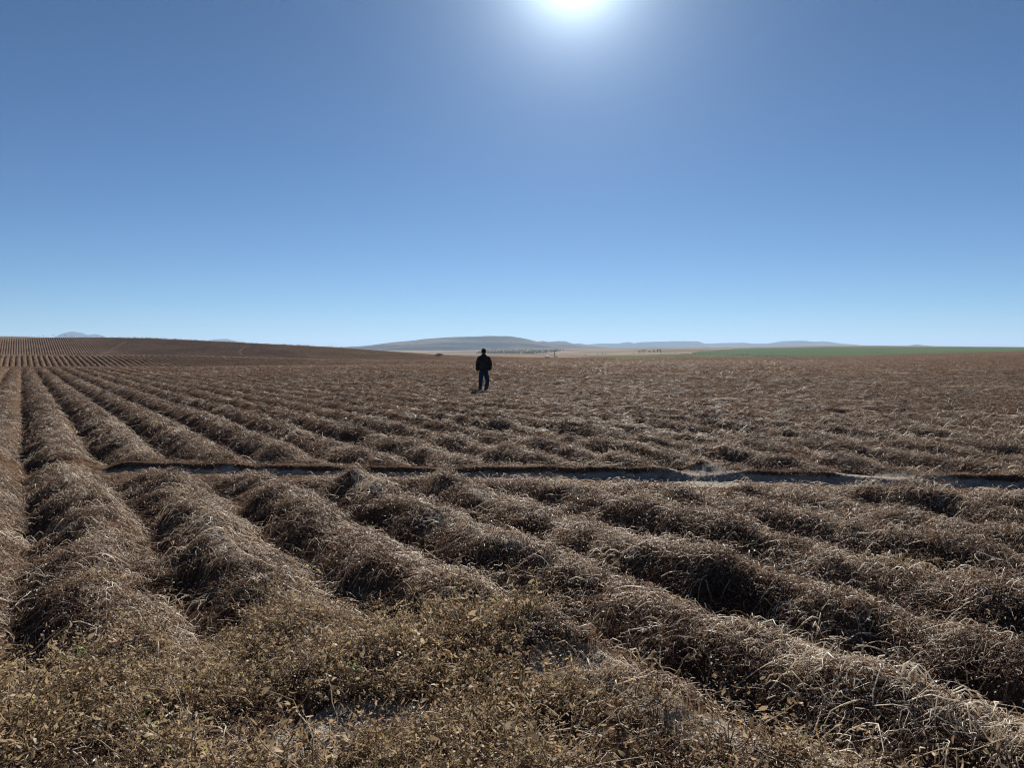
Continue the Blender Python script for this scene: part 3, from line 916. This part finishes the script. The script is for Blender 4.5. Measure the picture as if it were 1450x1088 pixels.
# nose and ears
chain(5, [(0, .135, 1.645)], [.014]); chain(5, [(-.083, .03, 1.645)], [.02]); chain(5, [(.083, .03, 1.645)], [.02])
obj('body', skin_mesh('body', V, E, Rd, M_skin), person)

V = [(0, 0, 1.10), (0, -.01, .99), (0, 0, .885), (0, 0, 1.28), (0, 0, 1.42), (0, .005, 1.50), (0, .008, 1.56)]
E = [(0, 1), (1, 2), (0, 3), (3, 4), (4, 5), (5, 6)]
Rd = [(.185, .14), (.18, .14), (.19, .145), (.185, .14), (.145, .115), (.088, .09), (.085, .088)]
chain(4, [(-.175, 0, 1.41), (-.240, -.03, 1.18), (-.252, .035, .945), (-.252, .04, .91)], [.08, .068, .058, .054])
chain(4, [(.175, 0, 1.41), (.258, -.05, 1.19), (.240, .065, .965), (.237, .075, .94)], [.08, .072, .06, .056])
jk = obj('jacket', skin_mesh('jacket', V, E, Rd, M_jacket, fat=1.12), person)

V = [(0, 0, .97), (0, 0, .90)]; E = [(0, 1)]; Rd = [(.165, .125), (.15, .13)]
chain(1, [(-.098, 0, .80), (-.116, .03, .50), (-.136, .045, .13), (-.137, .05, .09)], [.098, .076, .066, .07])
chain(1, [(.098, 0, .80), (.150, .05, .51), (.062, -.115, .17), (.057, -.12, .13)], [.098, .078, .066, .07])
obj('trousers', skin_mesh('trousers', V, E, Rd, M_jeans, fat=1.1), person)
for a, h_, tt in (((-.137, .045, .13), (-.138, .02, .05), (-.145, .19, .045)), ((.057, -.125, .16), (.05, -.15, .09), (.042, .02, .035))):
    V = [a, h_, tuple(np.array(h_) * .45 + np.array(tt) * .55), tt]; E = [(0, 1), (1, 2), (2, 3)]; Rd = [.056, .055, .05, .042]
    obj('boot', skin_mesh('boot', V, E, Rd, M_boot), person)
bm = bmesh.new(); bmesh.ops.create_uvsphere(bm, u_segments=20, v_segments=14, radius=1.0)
for v_ in list(bm.verts):
    c_ = v_.co
    lim = -0.95 if c_.y < 0.3 else 0.25 + 0.3 * c_.y     # cut away over the face and nape
    if c_.z < lim: bm.verts.remove(v_)
for v_ in bm.verts: v_.co = (v_.co.x * .092, v_.co.y * .112 + .022, v_.co.z * .115 + 1.655)
me = bpy.data.meshes.new('hair'); bm.to_mesh(me); bm.free(); me.materials.append(M_hair)
obj('hair', me, person)

# ------------------------------------------------------------------ trees and shrubs far off
M_bark = plain('bark', (0.07, 0.055, 0.04), 0.9, 0.1)
def mat_foliage(name, lo, hi):
    m = new_mat(name); b = NB(m)
    t = b.attr('tone')
    c = b.ramp(t, ((0.0, lo), (1.0, hi)))
    p = b.princ(c, 0.7, 0.25); tr = b.n.new('ShaderNodeBsdfTranslucent'); b.link(c, tr.inputs[0])
    mx_ = b.n.new('ShaderNodeMixShader'); mx_.inputs[0].default_value = 0.25
    b.link(p, mx_.inputs[1]); b.link(tr.outputs[0], mx_.inputs[2]); b.out(mx_.outputs[0]); return m
M_fol = mat_foliage('tree_foliage', (0.025, 0.04, 0.015), (0.06, 0.085, 0.03))
M_scrub = mat_foliage('scrub_foliage', (0.03, 0.035, 0.018), (0.075, 0.075, 0.04))
def crown_mesh(name, rx, ry, rz, zc, n, size, mat, g, lobes=7):
    lc = g.normal(0, 0.45, (lobes, 3)); lr = g.uniform(0.35, 0.62, lobes)
    k = g.integers(0, lobes, n); d = g.normal(size=(n, 3)); d /= np.linalg.norm(d, axis=1, keepdims=True)
    C = lc[k] + d * (lr[k] * g.uniform(0.6, 1.0, n) ** 0.5)[:, None]
    C = C / max(1e-6, np.abs(C).max()) * np.array([rx, ry, rz]) + np.array([0, 0, zc])
    C[:, 2] = np.maximum(C[:, 2], 0.05)
    v, f = leaves(C, size, g)
    return np_mesh(name, v, f, mat, False, {'tone': rep(g.uniform(0, 1, n), 2)})
def tree(name, label, cat, p, h, wd, trunk, seed, mat, n=420, group=None, size=None):
    g = np.random.default_rng(seed)
    t = tag(empty(name, p), label, cat, group)
    zc = trunk + (h - trunk) / 2
    P = [[(0, 0, -0.5), (0.02 * h, 0, trunk * .5), (0, 0.02 * h, trunk), (0, 0, h * .8)]]
    for i in range(4):
        a = i * 1.57 + g.uniform(0, 1)
        P.append([(0, 0, trunk * .7), (wd * .12 * math.cos(a), wd * .12 * math.sin(a), trunk), (wd * .25 * math.cos(a), wd * .25 * math.sin(a), trunk + (h - trunk) * .3), (wd * .33 * math.cos(a), wd * .33 * math.sin(a), zc)])
    v, f, _ = tubes(np.array(P, float), np.array([0.035 * h] + [0.016 * h] * 4), 6)
    obj('trunk', np_mesh('trunk', v, f, M_bark, True), t)
    obj('crown', crown_mesh('crown', wd / 2, wd / 2, (h - trunk) / 2, zc, n, size or 0.055 * h, mat, g), t)
    return t
def far_hit(px, py, y0=480): return hit(px, py, y0=y0, y1=9000)
def metres(p, pxs): return pxs / FPX * p.y
for i, (px, py, wpx, hpx, tk, lab) in enumerate((
        (911, 500.0, 15, 6.0, .22, 'broad dark tree, widest of the cluster beyond the pale pasture'),
        (905, 500.2, 6, 3.6, .1, 'low round tree at the left end of the dark tree cluster'),
        (920, 499.8, 5.5, 4.0, .15, 'small tree right of the broad tree in the far cluster'),
        (926, 499.8, 4.5, 4.4, .15, 'small tree left of the two slim upright trees'),
        (931.3, 499.5, 2.3, 6.6, .08, 'taller slim upright tree of the far cluster'),
        (935.2, 499.5, 2.6, 5.6, .08, 'shorter slim upright tree at the right end of the far cluster'))):
    p = far_hit(px, py)
    tree('tree', lab, 'tree', p, metres(p, hpx), metres(p, wpx), metres(p, hpx) * tk, 50 + i, M_fol, group='trees beyond the pasture')
for i, (px, py, wpx, hpx, lab) in enumerate((
        (829, 503.6, 3.5, 2.2, 'dark shrub standing alone on the pale pasture right of the tower'),
        (846.5, 502.2, 3.2, 1.8, 'low dark shrub, left one of three on the pasture'),
        (853, 502.0, 3, 2.8, 'taller dark shrub, middle one of three on the pasture'),
        (857.5, 502.0, 2.6, 1.8, 'low dark shrub, right one of three on the pasture'),
        (788.2, 507.3, 3.2, 4.0, 'round dark shrub close beside the narrow tower'),
        (897, 500.6, 2.5, 1.7, 'tiny dark shrub just left of the tree cluster'),
        (958, 507.0, 3.2, 2.2, 'dark shrub at the far rim of the field below the sheep'),
        (1113.5, 505.2, 2.0, 2.4, 'small dark shrub at the rim of the field right of the sheep'))):
    p = far_hit(px, py)
    tree('shrub', lab, 'shrub', p, metres(p, hpx), metres(p, wpx), 0.15, 80 + i, M_scrub, 260, 'far shrubs', 0.14)
M_drybush = mat_foliage('dry_scrub', (0.035, 0.028, 0.018), (0.12, 0.09, 0.055))
p = hit(622, 506.5, y0=250)
tree('shrub', 'wide dark dry bush on the rise left of the walking person', 'shrub', p, metres(p, 6.5), metres(p, 17), 0.1, 99, M_drybush, 900, 'far shrubs', 0.16)

# weeds along the skyline of the ploughed rise
g = np.random.default_rng(12)
xs, ys2 = [], []
for px in np.concatenate([g.uniform(190, 500, 190), g.uniform(60, 190, 20)]):
    t_ = (px - CX) / FPX
    yy = np.linspace(380, 455, 160); zz = macro(t_ * yy, yy)
    k = np.argmax((zz - EYE) / yy)
    yv = yy[k] + g.normal(0, 3)
    xs.append(t_ * yv); ys2.append(yv)
xs = np.array(xs); ys2 = np.array(ys2)
scatter('skyline_weeds', 'dry_bush', 'thin dry weeds standing along the skyline of the ploughed rise', xs, ys2, field_h(xs, ys2), g.uniform(1.5, 5.5, len(xs)), tilt=False)

# dark orchard rows on the plain behind the person
g = np.random.default_rng(15)
C, tn = [], []
for r_ in range(9):
    y_px = 495.6 + r_ * 0.72
    x0, x1 = 690 - r_ * 2, 799 - max(0, r_ - 1) ** 1.5 * 2.0
    for px in np.arange(x0, x1, 2.0):
        if g.uniform() < 0.13: continue
        p = far_hit(px + g.normal(0, .4), y_px + g.normal(0, .08), 700)
        hgt = 3.2 * g.uniform(.7, 1.25)
        c = g.normal(0, 1, (26, 3)) * np.array([1.1, 1.1, .9]) + np.array([p.x, p.y, p.z + hgt * .5])
        C.append(c); tn.append(g.uniform(0, 1, 26))
v, f = leaves(np.concatenate(C), 0.85, g)
tag(obj('orchard', np_mesh('orchard', v, f, M_fol, False, {'tone': rep(np.concatenate(tn), 2)})), 'dark orchard rows on the plain behind the person', 'orchard', kind='stuff')

# ------------------------------------------------------------------ tank and tower
M_white = plain('white_paint', (0.75, 0.77, 0.78), 0.5, 0.4, 0.05, 1)
M_tank = plain('blue_green_paint', (0.20, 0.34, 0.38), 0.5, 0.4, 0.12, 1)
M_steel = plain('dark_steel', (0.05, 0.055, 0.06), 0.6, 0.4, 0.2, 2)
def lathe(name, prof, mat, seg=28, parent=None):
    n = len(prof)
    a = np.linspace(0, 2 * math.pi, seg, endpoint=False)
    V = np.array([[(r_ * math.cos(t), r_ * math.sin(t), z_) for t in a] for r_, z_ in prof]).reshape(-1, 3)
    ix = np.arange(n * seg).reshape(n, seg)
    F_ = np.stack([ix[:-1], np.roll(ix[:-1], -1, 1), np.roll(ix[1:], -1, 1), ix[1:]], -1).reshape(-1, 4)
    return obj(name, np_mesh(name, V, F_, mat, True), parent)
p = far_hit(774.3, 507.9)
k = metres(p, 1.0)
tk = tag(empty('water_tank', p), 'blue green water tank with a white domed top left of the tower', 'water tank')
lathe('wall', [(3.1 * k, -0.4), (3.1 * k, 2.3 * k), (3.14 * k, 2.3 * k), (3.14 * k, 2.36 * k)], M_tank, parent=tk)
lathe('roof', [(3.25 * k, 2.37 * k), (3.2 * k, 2.6 * k), (2.4 * k, 3.5 * k), (1.2 * k, 4.1 * k), (0.02, 4.25 * k)], M_white, parent=tk)
lathe('hatch', [(0.4 * k, 4.1 * k), (0.4 * k, 4.45 * k), (0.01, 4.5 * k)], M_steel, 12, tk)
p = far_hit(785.2, 508.0)
k = metres(p, 1.0)
tw = tag(empty('tower', p), 'narrow dark lattice tower beside the white topped tank', 'tower')
H_, b0, b1 = 10.2 * k, 0.95 * k, 0.62 * k
corners = [(-1, -1), (1, -1), (1, 1), (-1, 1)]
for cx_, cy_ in corners:
    P = np.array([[(cx_ * b0, cy_ * b0, -0.3), (cx_ * (b0 + b1) / 2, cy_ * (b0 + b1) / 2, H_ / 2), (cx_ * b1, cy_ * b1, H_)]])
    v, f, _ = tubes(P, np.full((1, 3), 0.16), 6); obj('leg', np_mesh('leg', v, f, M_steel, True), tw)
lv = 7
for i in range(lv):
    z0, z1 = H_ * i / lv, H_ * (i + 1) / lv
    w0, w1 = b0 + (b1 - b0) * i / lv, b0 + (b1 - b0) * (i + 1) / lv
    P = []
    for c in range(4):
        a_, b_ = corners[c], corners[(c + 1) % 4]
        P.append([(a_[0] * w0, a_[1] * w0, z0), (b_[0] * w1, b_[1] * w1, z1)]); P.append([(b_[0] * w0, b_[1] * w0, z0), (a_[0] * w1, a_[1] * w1, z1)])
        P.append([(a_[0] * w1, a_[1] * w1, z1), (b_[0] * w1, b_[1] * w1, z1)])
    v, f, _ = tubes(np.array(P, float), np.full((len(P), 2), 0.08), 4); obj('brace', np_mesh('brace', v, f, M_steel), tw)
bm = bmesh.new(); bmesh.ops.create_cube(bm, size=1.0); bmesh.ops.scale(bm, vec=(2.1 * k, 1.8 * k, 1.5 * k), verts=bm.verts)
bmesh.ops.translate(bm, vec=(0, 0, H_ + .55 * k), verts=bm.verts); bmesh.ops.bevel(bm, geom=bm.edges[:], offset=0.12 * k, segments=2, affect='EDGES')
me = bpy.data.meshes.new('head_box'); bm.to_mesh(me); bm.free(); me.materials.append(M_steel); obj('head_box', me, tw)

# ------------------------------------------------------------------ sheep on the green field
M_wool = plain('wool', (0.72, 0.70, 0.64), 0.95, 0.1, 0.12, 6)
V = [(0, 0, .62), (.3, 0, .64), (-.35, 0, .62), (.5, 0, .78), (.66, 0, .86), (.78, 0, .80)]
E = [(0, 1), (0, 2), (1, 3), (3, 4), (4, 5)]; Rd = [(.27, .26), (.25, .24), (.24, .23), (.14, .13), (.10, .10), (.06, .06)]
def leg4(a, x_, s_):
    chain(a, [(x_, s_ * .14, .42), (x_ - .03, s_ * .14, .22), (x_, s_ * .14, .02)], [.075, .045, .035])
for s_ in (-1, 1): leg4(1, .3, s_); leg4(2, -.36, s_)
chain(4, [(.62, .14, .9)], [.03]); chain(4, [(.62, -.14, .9)], [.03]); chain(2, [(-.64, 0, .5)], [.045])
sheep_me = skin_mesh('sheep', V, E, Rd, M_wool, 1)
g = np.random.default_rng(31)
flock = []
for a_, b_, y_, n in ((930, 934, 501.8, 4), (939, 948, 501.6, 7), (949, 958, 502.1, 7), (962, 977, 502.7, 13), (986, 1005, 503.7, 12), (1015, 1025, 503.8, 11), (1030, 1042, 504.0, 5), (1044, 1060, 503.7, 12), (1062, 1088, 503.4, 12), (896, 902, 500.6, 3)):
    for i in range(n):
        flock.append((g.uniform(a_, b_), y_ + g.normal(0, .22)))
for px, py in flock:
    p = far_hit(px, py)
    o = obj('sheep', sheep_me)
    o.location = (p.x, p.y, p.z + 0.72); o.rotation_euler = (0, 0, g.uniform(0, 6.28)); k = g.uniform(1.0, 1.3); o.scale = (k, k, k)
    tag(o, 'white sheep of the flock grazing in the strip along the green field', 'sheep', 'sheep grazing by the green field')

# ------------------------------------------------------------------ haze
HAZE_DENSITY = 7e-5
bm = bmesh.new()
bmesh.ops.create_cube(bm, size=1.0)
bmesh.ops.scale(bm, vec=(60000, 60000, 318), verts=bm.verts)
bmesh.ops.translate(bm, vec=(0, 0, 318 / 2 - 28), verts=bm.verts)
me = bpy.data.meshes.new('haze'); bm.to_mesh(me); bm.free()
hm = bpy.data.materials.new('haze_air'); hm.use_nodes = True
hm.node_tree.nodes.clear()
pv = hm.node_tree.nodes.new('ShaderNodeVolumePrincipled')
pv.inputs['Color'].default_value = (0.42, 0.58, 0.80, 1)
pv.inputs['Density'].default_value = HAZE_DENSITY
pv.inputs['Anisotropy'].default_value = 0.2
ho = hm.node_tree.nodes.new('ShaderNodeOutputMaterial')
hm.node_tree.links.new(pv.outputs[0], ho.inputs['Volume'])
me.materials.append(hm)
tag(obj('haze', me), 'thin blue haze in the air over the far hills', 'haze', kind='stuff')
